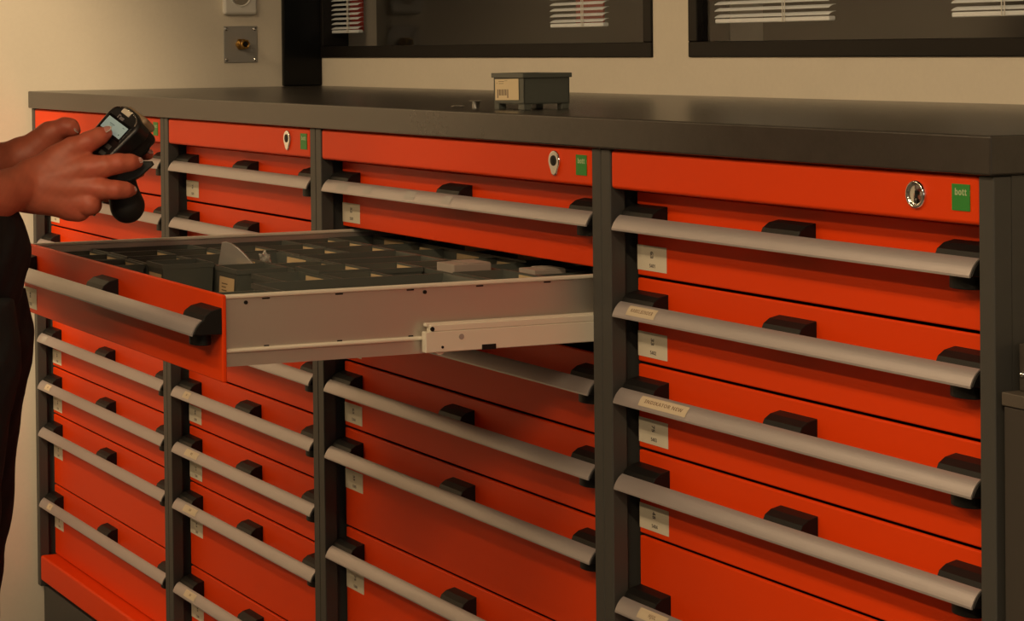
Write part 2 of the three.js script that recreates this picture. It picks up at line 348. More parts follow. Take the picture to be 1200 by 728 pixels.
{ // dark bin on four feet
  const b = thing('storage_bin', 'black plastic bin with barcode label standing on the worktop', 'bin', [1.9075, H + T, -.1055], .06);
  const hw = .036, hd = .035, h = .0475, t = .0016, f = .0075;
  mesh('body', merge([
    bx(-hw, hw, f, f + t, -hd, hd), bx(-hw, -hw + t, f, h, -hd, hd), bx(hw - t, hw, f, h, -hd, hd), bx(-hw, hw, f, h, -hd, -hd + t), bx(-hw, hw, f, h, hd - t, hd)]), M.bin, b);
  const o = .0025;
  mesh('rim', merge([bx(-hw - o, -hw + .002, h - .006, h, -hd - o, hd + o, .0006), bx(hw - .002, hw + o, h - .006, h, -hd - o, hd + o, .0006), bx(-hw, hw, h - .006, h, -hd - o, -hd + .002, .0006), bx(-hw, hw, h - .006, h, hd - .002, hd + o, .0006)]), M.bin, b);
  for (const [sx, sz] of [[-1, -1], [-1, 1], [1, -1], [1, 1]]) { const fx = sx * (hw - .006), fz = sz * (hd - .006), q = sx > 0 && sz > 0 ? .0085 : .0055; mesh('foot', bx(fx - q + (sx > 0 ? .0055 - q : 0) * -0, fx + .0058, 0, f + .001, fz - .0055, fz + .0058, .0008), M.bin, b); }
  const lt = canvasTex(256, 180, (c, W, Hh) => {
    c.fillStyle = '#d9c7a3'; c.fillRect(0, 0, W, Hh); c.fillStyle = '#7a6a50'; c.font = '15px sans-serif';
    c.fillRect(40, 18, 60, 4); c.fillRect(105, 14, 30, 3); c.fillRect(42, 36, 52, 4); c.fillRect(18, 30, 5, 8);
    let x = 22; for (let i = 0; x < 145; i++) { const bw = [3, 6, 2, 8, 4, 3, 7][i % 7]; c.fillStyle = '#4f3e36'; c.fillRect(x, 88, bw, i < 2 || x > 128 ? 74 : 52); x += bw + [3, 4, 6][i % 3]; }
  });
  const lab = mesh('paper_label', new THREE.PlaneGeometry(.0565, .0275), std(0xffffff, .7, 0, { map: lt }), b, 'cream barcode label'); lab.position.set(-.0035, .0262, hd + .0007); lab.rotation.z = .02;
}
{ // two turned metal pieces
  const p = new THREE.LatheGeometry([[.0035, 0], [.0052, 0], [.0052, .0078], [.0082, .0088], [.0084, .0100], [.0035, .0100], [.0035, 0]].map((q) => new THREE.Vector2(...q)), 36);
  single('metal_bushing', 'small flanged metal bushing beside the black bin', 'bushing', p, M.chrome).position.set(1.806, H + T, -.078);
  const ww = new THREE.LatheGeometry([[.004, 0], [.0088, 0], [.009, .0012], [.006, .0022], [.004, .0022], [.004, 0]].map((q) => new THREE.Vector2(...q)), 32);
  single('metal_washer', 'flat metal washer lying beside the flanged bushing', 'washer', ww, M.chrome).position.set(1.735, H + T, -.088);
}
{ // side wall fittings
  const pl = thing('outlet_plate', 'square steel plate with brass coupling on the side wall', 'plate', [WX, H + .1287, -.4777]);
  mesh('plate', bx(.0005, .0035, -.0397, .0397, -.0393, .0393, .001), M.steel, pl);
  for (const [sy, sz] of [[-1, -1], [-1, 1], [1, -1], [1, 1]]) mesh('screw', new THREE.SphereGeometry(.0042, 16, 8, 0, Math.PI * 2, 0, Math.PI / 2).scale(1, .6, 1).rotateZ(-Math.PI / 2).translate(.0033, 0, 0), M.chrome, pl).position.set(0, sy * .0335, sz * .0335);
  mesh('coupling', new THREE.LatheGeometry([[.0058, .019], [.0058, .032], [.0095, .033], [.0112, .031], [.0112, .024], [.0085, .022], [.0085, .012], [.013, .011], [.013, .0035]].map((q) => new THREE.Vector2(...q)), 6).rotateZ(-Math.PI / 2), M.brass, pl, 'brass hose coupling');
  mesh('coupling_bore', new THREE.CylinderGeometry(.0056, .0056, .012, 20).rotateZ(Math.PI / 2).translate(.0255, 0, 0), M.blackPlastic, pl);
  const so = thing('wall_socket', 'white power socket above the steel plate', 'socket', [WX, H + .2335, -.474]);
  mesh('cover', bx(.0005, .016, -.041, .041, -.0395, .0395, .007, 4), M.white, so);
  mesh('socket_ring', new THREE.LatheGeometry([[.0195, .004], [.0205, .0175], [.0235, .0178], [.0245, .0155]].map((q) => new THREE.Vector2(...q)), 40).rotateZ(-Math.PI / 2), M.white, so);
  mesh('socket_well', new THREE.CylinderGeometry(.0197, .0197, .0006, 32).rotateZ(Math.PI / 2).translate(.0164, 0, 0), std(lin(.30, .27, .22), .5), so);
  for (const s of [-1, 1]) mesh('contact', new THREE.CylinderGeometry(.0028, .0028, .001, 14).rotateZ(Math.PI / 2).translate(.0168, 0, s * .0095), M.blackPlastic, so);
}
{ // low dark unit past the end of the cabinets, with a box on it
  const u = thing('side_bench', 'low dark bench standing against the end of the cabinet row', 'bench', [2.905, 0, 0]);
  const top = H - .1885;
  mesh('bench_top', bx(0, .9, top - .012, top, -.55, -.002, .0012), std(lin(.085, .07, .055), .5), u);
  mesh('front_panel', bx(.001, .9, .06, top - .0125, -.02, -.004, .0012), std(lin(.045, .038, .032), .55), u);
  mesh('end_panel', bx(.001, .003, .06, top - .0125, -.55, -.02), M.carcass, u);
  for (const [x, z] of [[.03, -.05], [.87, -.05], [.03, -.52], [.87, -.52]]) mesh('foot', new THREE.CylinderGeometry(.018, .02, .06, 20).translate(x, .03, z), M.blackPlastic, u);
  const b = thing('instrument_box', 'dark steel box on the low bench with one pale screw', 'box', [2.909, top, 0]);
  mesh('body', bx(0, .22, 0, .042, -.2, -.018, .0015), std(lin(.055, .045, .036), .5), b);
  mesh('screw', new THREE.SphereGeometry(.003, 14, 8, 0, Math.PI * 2, 0, Math.PI / 2).rotateX(Math.PI / 2).translate(.0045, .015, -.0182), M.chrome, b);
}

// ------------------------------------------------------------------ bins in the open drawer
{
  const yF = H + TOP - U - .0016 - .0772, yTop = H - .1575;
  const cardTex = canvasTex(128, 96, (c, w, h) => { c.fillStyle = '#cdb48a'; c.fillRect(0, 0, w, h); c.fillStyle = '#6b5a40'; for (const [x, y, l] of [[20, 22, 50], [20, 34, 38], [20, 46, 44], [20, 62, 70]]) c.fillRect(x, y, l, 4); });
  const card = std(0xffffff, .75, 0, { map: cardTex });
  function bin(x0, x1, z0, z1, label, group, dy = 0, front = false, cardKind = card) {
    const g = thing('parts_bin', label, 'bin', [(x0 + x1) / 2, yF, (z0 + z1) / 2], 0, group);
    const hw = (x1 - x0) / 2 - .0008, hd = (z1 - z0) / 2 - .0008, h = yTop - yF + dy, t = .0014, k = .88;   // walls taper to the floor
    const ring = (y, s, inn) => [[-hw * s + inn, -hd * s + inn], [hw * s - inn, -hd * s + inn], [hw * s - inn, hd * s - inn], [-hw * s + inn, hd * s - inn]].map(([x, z]) => [x, y, z]);
    const A = ring(0, k, 0), B = ring(h - .006, .97, 0), B2 = ring(h - .006, 1, 0), C = ring(h, 1, 0), D = ring(h, 1, t + .0012), E = ring(.002, k, t);
    const pos = []; const quad = (a, b, c, d) => pos.push(...a, ...b, ...c, ...a, ...c, ...d);
    const skin = (P, Q) => { for (let i = 0; i < 4; i++) { const j = (i + 1) % 4; quad(P[i], Q[i], Q[j], P[j]); } };
    skin(A, B); skin(B, B2); skin(B2, C); skin(C, D); skin(D, E); quad(A[0], A[1], A[2], A[3]); quad(E[3], E[2], E[1], E[0]);
    const geo = new THREE.BufferGeometry(); geo.setAttribute('position', new THREE.Float32BufferAttribute(pos, 3)); geo.computeVertexNormals();
    mesh('bin_body', geo, M.bin, g);
    if (cardKind) { const cw = Math.min(.05, hw * 1.5), c = mesh('paper_label', new THREE.PlaneGeometry(cw, .034), cardKind, g, 'cream paper label'); if (front) { c.position.set(0, h * .5 + .004, hd * .955 + .0012); c.rotation.x = Math.atan2(hd * (1 - k), h) * -.9; } else { c.scale.set(1.25, 1, 1); c.position.set(0, h - .0195, -hd + t + .0030); c.rotation.x = Math.atan2(hd * (1 - k), h) * -1; } }
    return g;
  }
  const cols = [1.502, 1.577, 1.652, 1.727, 1.802, 1.877, 1.952, 2.027, 2.102, 2.177], rows = [.4385, .3685, .2955, .2225, .1495, .0765, .0035, -.0695, -.122];
  const skip = new Set(['0/3', '0/4', '0/5', '0/6', '0/7', '0/8', '1/4', '1/5', '1/6', '1/7', '1/8', '2/4', '2/7', '2/8', '3/7', '3/8', '2/6', '2/5', '4/7', '4/8', '4/6', '1/3']);
  const done = new Set();
  for (let r = 0; r < 8; r++) for (let c = 0; c < 9; c++) {
    const k = `${r}/${c}`; if (skip.has(k) || done.has(k)) continue;
    let r2 = r, c2 = c; const q = k === '5/6' || k === '6/7' ? 1 : rnd();
    if (q < .22 && r < 7 && !skip.has(`${r + 1}/${c}`) && `${r + 1}/${c}` !== '5/6' && `${r + 1}/${c}` !== '6/7' && !done.has(`${r + 1}/${c}`)) r2 = r + 1; else if (q < .38 && c < 8 && !skip.has(`${r}/${c + 1}`) && !done.has(`${r}/${c + 1}`) && `${r}/${c + 1}` !== '5/6' && `${r}/${c + 1}` !== '6/7') c2 = c + 1;
    for (let a = r; a <= r2; a++) for (let b = c; b <= c2; b++) done.add(`${a}/${b}`);
    bin(cols[c], cols[c2 + 1], rows[r2 + 1], rows[r], 'small dark grey parts bin packed in the pulled-out drawer', 'parts bins in the open drawer', -.004 * rnd());
  }
  bin(1.727, 1.790, .2955, .3685, 'dark grey parts bin at the drawer front with exposed tapered side', undefined, .001, true);
  bin(1.815, 1.888, .235, .306, 'dark grey parts bin with wide cream label facing the empty space', undefined, 0, true);
  bin(1.90, 2.02, .225, .292, 'dark grey parts bin just behind the long tray end', undefined, -.004);
  bin(2.03, 2.15, .088, .346, 'long dark grey tray lying beside the galvanised drawer side', undefined, -.001);
  bin(2.085, 2.162, .35, .418, 'small dark grey bin in the front corner by the galvanised side', undefined, -.003);
  // two pale cartons standing in bins
  const carton = (x0, x1, z0, z1, top, label) => { const ct = thing('carton', label, 'carton', [(x0 + x1) / 2, yF + .0025, (z0 + z1) / 2]); const a = (x1 - x0) / 2, b = (z1 - z0) / 2; mesh('carton_body', bx(-a, a, 0, top - yF - .0035, -b, b, .001), M.paper, ct); mesh('carton_flap', bx(-a, a - .002, top - yF - .0034, top - yF - .0025, -b, b * .2, .0004), M.paper, ct); };
  carton(1.966, 2.013, .014, .066, H - .1505, 'pale carton standing in a bin near the galvanised drawer side');
  carton(2.036, 2.075, -.056, -.012, H - .1555, 'pale carton in a bin half under the upper drawer');
  // clear plastic bag standing up from a bin
  const film = new THREE.MeshPhysicalMaterial({ color: lin(.82, .80, .76), roughness: .2, transmission: .7, thickness: 0, ior: 1.45 });
  const bag = thing('plastic_bag', 'clear plastic bag poking up out of a grey bin', 'bag', [1.735, yTop - .012, .262], 0);
  const s = new THREE.Shape(); s.moveTo(-.006, 0); s.lineTo(.0, .033); s.lineTo(.006, .0335); s.quadraticCurveTo(.02, .029, .036, .011); s.lineTo(.046, 0); s.closePath();
  mesh('bag_film', new THREE.ExtrudeGeometry(s, { depth: .004, bevelEnabled: true, bevelSize: .001, bevelThickness: .001, bevelSegments: 2 }).rotateY(.9), film, bag);
  const kn = new THREE.IcosahedronGeometry(.009, 2), kp = kn.attributes.position; for (let i = 0; i < kp.count; i++) { const f = .7 + .5 * Math.abs(Math.sin(kp.getX(i) * 900) * Math.cos(kp.getY(i) * 700 + kp.getZ(i) * 500)); kp.setXYZ(i, kp.getX(i) * f, kp.getY(i) * f, kp.getZ(i) * f); } kn.computeVertexNormals();
  mesh('bag_knot', kn.translate(.034, .013, -.045), film, bag);
}
//PERSON
// ------------------------------------------------------------------ person with a handheld scanner
{
  const D = 2.7, k = D / FPX, O = at(100, 200, D);
  const frame = new THREE.Matrix4().makeBasis(RIGHT, UP, BACK).setPosition(O);   // x right, y up, z towards the viewer, metres
  const P = (px, py, z = 0) => [(px - 100) * k, (200 - py) * k, z];
  const R = (px) => px * k;
  // distance to a capsule whose radius runs from ra to rb
  const cap = (a, b, ra, rb, sz = 1) => {
    const bx_ = b[0] - a[0], by = b[1] - a[1], bz = (b[2] - a[2]) * sz, l2 = bx_ * bx_ + by * by + bz * bz || 1e-9;
    return (x, y, z) => { const X = x - a[0], Y = y - a[1], Z = (z - a[2]) * sz; let t = (X * bx_ + Y * by + Z * bz) / l2; t = t < 0 ? 0 : t > 1 ? 1 : t; const p = X - t * bx_, q = Y - t * by, r = Z - t * bz; return Math.sqrt(p * p + q * q + r * r) - (ra + (rb - ra) * t); };
  };
  const smin = (a, b, s) => { const h = Math.max(s - Math.abs(a - b), 0) / s; return Math.min(a, b) - h * h * s * .25; };
  const blend = (list, s) => (x, y, z) => { let d = list[0](x, y, z); for (let i = 1; i < list.length; i++) d = smin(d, list[i](x, y, z), s); return d; };
  const chain = (pts, sz = 1) => pts.slice(1).map((p, i) => cap(pts[i][0], p[0], pts[i][1], p[1], sz));
  // surface nets: one smooth closed mesh of a distance field
  function nets(f, [x0, x1, y0, y1, z0, z1], c) {
    const nx = Math.ceil((x1 - x0) / c) + 1, ny = Math.ceil((y1 - y0) / c) + 1, nz = Math.ceil((z1 - z0) / c) + 1;
    const v = new Float32Array(nx * ny * nz), id = (i, j, l) => (l * ny + j) * nx + i;
    for (let l = 0; l < nz; l++) for (let j = 0; j < ny; j++) { for (let i = 0; i < nx;) { const d = f(x0 + i * c, y0 + j * c, z0 + l * c); v[id(i, j, l)] = d; i++; let s = Math.floor((Math.abs(d) - 1.5 * c) / c * .6); while (s-- > 0 && i < nx) { v[id(i, j, l)] = d; i++; } } }
    const cell = new Int32Array(nx * ny * nz).fill(-1), pos = [], idx = [];
    const E = [[0, 1], [2, 3], [4, 5], [6, 7], [0, 2], [1, 3], [4, 6], [5, 7], [0, 4], [1, 5], [2, 6], [3, 7]];
    for (let l = 0; l < nz - 1; l++) for (let j = 0; j < ny - 1; j++) for (let i = 0; i < nx - 1; i++) {
      const g = []; let m = 0; for (let q = 0; q < 8; q++) { g.push(v[id(i + (q & 1), j + (q >> 1 & 1), l + (q >> 2))]); if (g[q] < 0) m |= 1 << q; }
      if (m === 0 || m === 255) continue;
      let X = 0, Y = 0, Z = 0, n = 0;
      for (const [a, b] of E) if ((g[a] < 0) !== (g[b] < 0)) { const t = g[a] / (g[a] - g[b]); X += (a & 1) + t * ((b & 1) - (a & 1)); Y += (a >> 1 & 1) + t * ((b >> 1 & 1) - (a >> 1 & 1)); Z += (a >> 2) + t * ((b >> 2) - (a >> 2)); n++; }
      cell[id(i, j, l)] = pos.length / 3; pos.push(x0 + (i + X / n) * c, y0 + (j + Y / n) * c, z0 + (l + Z / n) * c);
    }
    const quad = (a, b, c2, d, s) => { if (a < 0 || b < 0 || c2 < 0 || d < 0) return; s ? idx.push(a, b, c2, a, c2, d) : idx.push(a, c2, b, a, d, c2); };
    for (let l = 1; l < nz - 1; l++) for (let j = 1; j < ny - 1; j++) for (let i = 1; i < nx - 1; i++) {
      const s = v[id(i, j, l)] < 0;
      if (s !== v[id(i + 1, j, l)] < 0) quad(cell[id(i, j - 1, l - 1)], cell[id(i, j, l - 1)], cell[id(i, j, l)], cell[id(i, j - 1, l)], s);
      if (s !== v[id(i, j + 1, l)] < 0) quad(cell[id(i - 1, j, l - 1)], cell[id(i - 1, j, l)], cell[id(i, j, l)], cell[id(i, j, l - 1)], s);
      if (s !== v[id(i, j, l + 1)] < 0) quad(cell[id(i - 1, j - 1, l)], cell[id(i, j - 1, l)], cell[id(i, j, l)], cell[id(i - 1, j, l)], s);
    }
    const g = new THREE.BufferGeometry(); g.setAttribute('position', new THREE.Float32BufferAttribute(pos, 3)); g.setIndex(idx);
    // normals from the field
    const nn = new Float32Array(pos.length), e = c * .6;
    for (let i = 0; i < pos.length; i += 3) { const [x, y, z] = [pos[i], pos[i + 1], pos[i + 2]]; const a = f(x + e, y, z) - f(x - e, y, z), b = f(x, y + e, z) - f(x, y - e, z), d = f(x, y, z + e) - f(x, y, z - e), L = Math.hypot(a, b, d) || 1; nn[i] = a / L; nn[i + 1] = b / L; nn[i + 2] = d / L; }
    g.setAttribute('normal', new THREE.BufferAttribute(nn, 3)); return g;
  }
  // ---- hands and forearms
  const palm = [
    ...chain([[P(-135, 268, .20), R(38)], [P(-60, 246, .125), R(35)], [P(-6, 229, .045), R(29)], [P(24, 219, .008), R(25)]]),
    cap(P(22, 226, 0), P(40, 228, 0), R(21), R(20)),
    cap(P(34, 206, 0), P(104, 198, .002), R(17), R(14)), cap(P(34, 216, 0), P(107, 219, .004), R(19), R(13)),
    cap(P(34, 226, 0), P(97, 237, .002), R(19), R(13)), cap(P(38, 230, 0), P(82, 244, -.002), R(18), R(14)),
    cap(P(104, 198, .008), P(109, 198, .009), R(10), R(9.5)), cap(P(105, 220, .009), P(110, 220.5, .011), R(9.5), R(9)), cap(P(95, 238, .007), P(99, 238.5, .008), R(9), R(8.5)),
    cap(P(52, 210, .0105), P(98, 199, .0085), R(6), R(6.5)), cap(P(54, 218, .0125), P(100, 220, .0095), R(6), R(6.5)),
    cap(P(36, 202, -.004), P(72, 184, -.004), R(16), R(14)), cap(P(70, 192, -.004), P(104, 196, 0), R(14), R(13)),
  ];
  const fingersNear = [
    chain([[P(66, 184, -.004), R(14)], [P(84, 174, -.002), R(12.5)], [P(104, 166, -.004), R(11.2)], [P(116, 160, -.008), R(10)], [P(124, 156.5, -.0125), R(7.5)]]),
    chain([[P(106, 197, .003), R(13.5)], [P(124, 194.5, .008), R(11.8)], [P(139, 191.5, .006), R(11)], [P(152, 190.5, .001), R(9.4)], [P(160.5, 190.5, -.005), R(7.2)]]),
    chain([[P(107, 220, .004), R(12.5)], [P(122, 221.5, .010), R(11)], [P(136, 222, .009), R(10.2)], [P(147, 222.5, .004), R(8.8)], [P(154, 223.5, -.003), R(6.8)]]),
    chain([[P(97, 238, .002), R(12)], [P(106, 240, .010), R(10.6)], [P(108.5, 241, -.004), R(9.6)], [P(104, 242, -.022), R(8.8)], [P(110, 238, -.034), R(7.5)]]),
    chain([[P(82, 245, -.002), R(12)], [P(93, 248.5, .002), R(9.8)], [P(95, 249, -.012), R(8.8)], [P(92, 247, -.026), R(8)], [P(98, 243, -.036), R(7)]]),
  ];
  const handField = (palmList, fingers, kp, kf) => { const p = blend(palmList, kp), fs = fingers.map((c) => blend(c, .006)); return (x, y, z) => { const d = p(x, y, z); let m = d; for (const f of fs) { const q = f(x, y, z), h = smin(d, q, kf); if (h < m) m = h; } return m; }; };
  const wrinkle = (x, y, z) => 0.00007 * Math.sin(x * 420 + 40 * y) * Math.sin(y * 510 + z * 300);
  const near0 = handField(palm, fingersNear, .009, .008);
  const near = (x, y, z) => near0(x, y, z) + wrinkle(x, y, z);
  const palmFar = [
    ...chain([[P(-130, 250, -.2), R(36)], [P(-60, 222, -.13), R(33)], [P(-8, 197, -.075), R(25)], [P(16, 186, -.062), R(21)]]),
    cap(P(20, 186, -.062), P(60, 176, -.062), R(20), R(17)), cap(P(20, 190, -.062), P(70, 192, -.068), R(20), R(17)), cap(P(30, 180, -.06), P(50, 162, -.055), R(17), R(14)),
  ];
  const fingersFar = [
    chain([[P(42, 168, -.056), R(15)], [P(54, 157, -.052), R(12.5)], [P(72, 150, -.049), R(10.8)], [P(80, 150.5, -.047), R(9.6)], [P(85, 154.5, -.046), R(6.2)]]),
    chain([[P(68, 180, -.075), R(13)], [P(105, 178, -.092), R(11)], [P(140, 180, -.09), R(10)], [P(160, 181, -.07), R(9)], [P(171, 182.5, -.056), R(7.5)]]),
    chain([[P(68, 192, -.078), R(13)], [P(105, 196, -.098), R(11)], [P(135, 202, -.095), R(10)], [P(152, 205, -.075), R(9)], [P(161, 204, -.06), R(7)]]),
    chain([[P(66, 202, -.078), R(12)], [P(95, 212, -.098), R(10.5)], [P(125, 220, -.09), R(9.5)], [P(140, 222, -.075), R(8)]]),
    chain([[P(60, 208, -.076), R(11)], [P(84, 222, -.094), R(9.5)], [P(108, 232, -.088), R(8.5)], [P(122, 234, -.078), R(7)]]),
  ];
  const far0 = handField(palmFar, fingersFar, .012, .008);
  const far = (x, y, z) => far0(x, y, z) + wrinkle(x, y, z);
  // ---- the rest of the body (mostly beyond the picture's left edge)
  const q = .78;   // bodies are wider than deep
  const S = (px, py, z, r) => [P(px, py, z), R(r)];
  const torso = chain([S(-75, 345, 0, 86), S(-75, 300, 0, 96), S(-82, 262, 0, 80), S(-100, 200, 0, 68), S(-108, 110, 0, 70), S(-108, 20, 0, 70), S(-104, -45, 0, 58)], q);
  const legs = [.085, -.085].map((z) => chain([S(-72, 420, z, 58), S(-62, 450, z, 66), S(-68, 600, z, 62), S(-78, 775, z, 52), S(-84, 900, z, 46), S(-90, 1130, z, 34)]));
  const arms = [[S(-88, -55, .165, 44), S(-112, 110, .20, 40), S(-135, 268, .20, 38)], [S(-88, -55, -.165, 44), S(-112, 100, -.205, 40), S(-130, 250, -.2, 36)]].map((a) => chain(a));
  const neckHead = [cap(P(-90, -80, 0), P(-82, -160, 0), R(52), R(48)), cap(P(-84, -225, 0), P(-80, -275, 0), R(78), R(84), 1.15), cap(P(-58, -200, 0), P(-30, -178, 0), R(48), R(26)), cap(P(-6, -222, 0), P(8, -214, 0), R(12), R(12)),
    cap(P(-88, -232, .074), P(-92, -212, .072), R(16), R(10), 2), cap(P(-88, -232, -.074), P(-92, -212, -.072), R(16), R(10), 2)];
  const bodyF = blend([...torso, ...legs.flat(), ...arms.flat(), ...neckHead], .03);
  const person = new THREE.Group(); person.name = 'person'; person.userData = { label: 'person in black shirt and dark trousers tapping a handheld scanner', category: 'person' };
  // origin on the floor under the hips
  const foot = new THREE.Vector3(...P(-72, 0, 0)).applyMatrix4(frame); foot.y = 0; person.position.copy(foot); scene.add(person);
  const toLocal = new THREE.Matrix4().makeTranslation(-foot.x, 0, -foot.z).multiply(frame);
  const place = (g) => g.applyMatrix4(toLocal);
  const box = (l, r, t, b, z0, z1) => { const A = P(l, b), B = P(r, t); return [A[0], B[0], A[1], B[1], z0, z1]; };
  const handN = nets(near, box(-190, 185, 130, 325, -.075, .25), .0026);
  const handF = nets(far, box(-185, 190, 125, 305, -.26, -.02), .0028);
  const core = nets(bodyF, box(-230, 60, -385, 1185, -.32, .32), .014);
  const skinGeo = mergeGeometries([handN, handF, core]);
  // mottled skin: redder over knuckles and fingertips
  { const p = skinGeo.attributes.position, col = new Float32Array(p.count * 3), c = new THREE.Color();
    const spots = [[110, 197], [110, 221], [100, 238], [86, 247], [138, 191], [136, 222], [162, 190], [155, 223], [104, 165], [126, 156], [85, 152], [72, 149], [172, 183]].map(([a, b]) => P(a, b));
    for (let i = 0; i < p.count; i++) { const x = p.getX(i), y = p.getY(i), z = p.getZ(i); let s = 0; for (const t of spots) s = Math.max(s, Math.exp(-((x - t[0]) ** 2 + (y - t[1]) ** 2) / (2 * .008 ** 2)));
      const n = .06 * Math.sin(x * 190 + y * 70) * Math.sin(y * 230 - x * 60) + .04 * Math.sin(x * 610) * Math.sin(y * 540 + z * 300);
      c.setRGB(.58 * (1 + n), .15 * (1 + n - .14 * s), .084 * (1 + n - .10 * s)); col.set([c.r, c.g, c.b], i * 3); }
    skinGeo.setAttribute('color', new THREE.BufferAttribute(col, 3)); }
  const skin = std(0xffffff, .48, 0, { vertexColors: true, sheen: .1 });
  mesh('body', place(skinGeo), skin, person, 'bare forearms and hands');
  // clothes
  const shirtF = blend([...chain([S(-75, 327, 0, 91), S(-76, 300, 0, 104), S(-84, 264, 0, 88), S(-100, 200, 0, 76), S(-108, 110, 0, 78), S(-108, 20, 0, 78), S(-104, -45, 0, 66)], q),
    ...chain([S(-100, -55, .165, 52), S(-120, 110, .20, 50), S(-138, 205, .21, 50)]), ...chain([S(-100, -55, -.165, 52), S(-120, 100, -.205, 50), S(-130, 205, -.2, 50)])], .035);
  const folds = (x, y, z) => .0022 * Math.sin(y * 95 + 8 * Math.sin(x * 40) + z * 30) * Math.sin(x * 60 + z * 45);
  mesh('shirt', place(nets((x, y, z) => shirtF(x, y, z) + folds(x, y, z), box(-240, 70, -180, 440, -.34, .34), .011)), M.cloth, person, 'black short-sleeved shirt');
  mesh('belt', place(nets((x, y, z) => Math.max(blend(chain([S(-75, 345, 0, 92.5), S(-75, 330, 0, 92.5)], q), .01)(x, y, z), Math.abs(y - P(0, 338)[1]) - R(5)), box(-180, 50, 300, 380, -.2, .2), .008)), M.red, person, 'red edge of a belt');
  const trF = (x, y, z) => { let d = 1; for (const s of [.085, -.085]) d = Math.min(d, blend(chain([S(-64, 372, s, 90), S(-56, 410, s, 84.5), S(-66, 600, s, 70), S(-76, 775, s, 62), S(-82, 900, s, 58), S(-88, 1120, s, 52)]), .02)(x, y, z)); return smin(d, trunk(x, y, z), .03); };
  const trunk = blend(chain([S(-75, 352, 0, 93), S(-72, 400, 0, 90)], q), .02);
  mesh('trousers', place(nets((x, y, z) => Math.max(trF(x, y, z) + .7 * folds(x, y * 1.3, z), y - P(0, 342)[1]), box(-200, 60, 300, 1190, -.24, .24), .011)), M.trouser, person, 'dark trousers');
  for (const s of [.085, -.085]) mesh('shoe', place(nets(blend([cap(P(-100, 1188, s), P(20, 1196, s), R(40), R(30), 1.1)], .01), box(-170, 70, 1120, 1250, s - .08, s + .08), .01)), M.blackPlastic, person).position.y = 0;
  mesh('hair', place(nets((x, y, z) => Math.max(cap(P(-90, -235, 0), P(-88, -280, 0), R(86), R(92), 1.12)(x, y, z), -cap(P(-30, -190, 0), P(-10, -240, 0), R(62), R(58), 1)(x, y, z)), box(-200, 30, -390, -120, -.12, .12), .008)), std(lin(.03, .018, .01), .6), person, 'dark brown hair');
  // finger nails
  const nailMat = std(lin(.62, .30, .27), .18, 0, { clearcoat: 1, clearcoatRoughness: .1 }), tipMat = std(lin(.75, .66, .60), .2, 0, { clearcoat: 1 });
  function nail(px, py, z, ang, nrm, len, wid) {
    const n = new THREE.Vector3(...nrm).normalize(), d = new THREE.Vector3(Math.cos(ang), Math.sin(ang), 0); d.addScaledVector(n, -d.dot(n)).normalize(); const s = new THREE.Vector3().crossVectors(d, n);
    const m = new THREE.Matrix4().makeBasis(d, n, s).setPosition(...P(px, py, z));
    const g = new THREE.SphereGeometry(1, 24, 12).scale(R(len), R(2.0), R(wid)).applyMatrix4(m);
    const nl = mesh('fingernail', place(g), nailMat, person, 'glossy pink fingernail');
    mesh('nail_tip', place(new THREE.TorusGeometry(1, .16, 8, 20, Math.PI * .9).rotateZ(-Math.PI * .45).rotateX(Math.PI / 2).scale(R(len), R(3), R(wid)).applyMatrix4(m)), tipMat, nl);
  }
  nail(121.5, 152.5, -.0055, .40, [-.25, .72, .62], 8.5, 5.2);
  nail(85.5, 150.5, -.0415, -.95, [.75, .45, .45], 6.2, 4.6);
  nail(163, 187.5, .0005, -.1, [.35, .45, .7], 4.5, 3.4);
  nail(156, 221, .0025, -.15, [.45, .35, .7], 4.2, 3.2);
  nail(172.5, 178.5, -.051, -.2, [.3, .7, .5], 5, 3.6);
  mesh('finger_ring', place((() => { const g = new THREE.TorusGeometry(R(11.4), R(1.3), 10, 32); g.rotateY(Math.PI / 2 - .25); g.rotateZ(.15); return g.translate(...P(109, 240.5, .004)); })()), M.chrome, person, 'silver ring on a bent finger');

  // ---- the scanner, modelled along its own axes: width w, length l, screen normal n
  const w = new THREE.Vector3(.54, -.36, .76).normalize(), l0 = new THREE.Vector3(.67, .73, -.13), l = l0.addScaledVector(w, -l0.dot(w)).normalize(), n = new THREE.Vector3().crossVectors(w, l);
  const dev = new THREE.Matrix4().makeBasis(w, l, n).setPosition(...P(133, 150, -.024));
  const sc = new THREE.Group(); sc.name = 'handheld_scanner'; sc.userData = { label: 'black handheld scanner with small lit screen held in both hands', category: 'scanner' };
  const so = new THREE.Vector3(...P(136, 200, -.03)).applyMatrix4(frame); sc.position.copy(so); scene.add(sc);
  const toSc = new THREE.Matrix4().makeTranslation(-so.x, -so.y, -so.z).multiply(frame);
  const pd = (g) => g.applyMatrix4(dev).applyMatrix4(toSc), pf = (g) => g.applyMatrix4(toSc);
  const outline = (g, wT, wB, b, t) => { const s = new THREE.Shape(); s.moveTo(-wB + g, b + .006); s.quadraticCurveTo(-wB + g, b + g, -wB + .008, b + g); s.lineTo(wB - .008, b + g); s.quadraticCurveTo(wB - g, b + g, wB - g, b + .008); s.lineTo(wT - g, t - .020); s.bezierCurveTo(wT - g, t - .006, wT * .62, t - g, 0, t - g); s.bezierCurveTo(-wT * .62, t - g, -wT + g, t - .006, -wT + g, t - .020); s.closePath(); return s; };
  const shell = std(lin(.010, .010, .011), .32, 0, { clearcoat: .3, clearcoatRoughness: .2 });
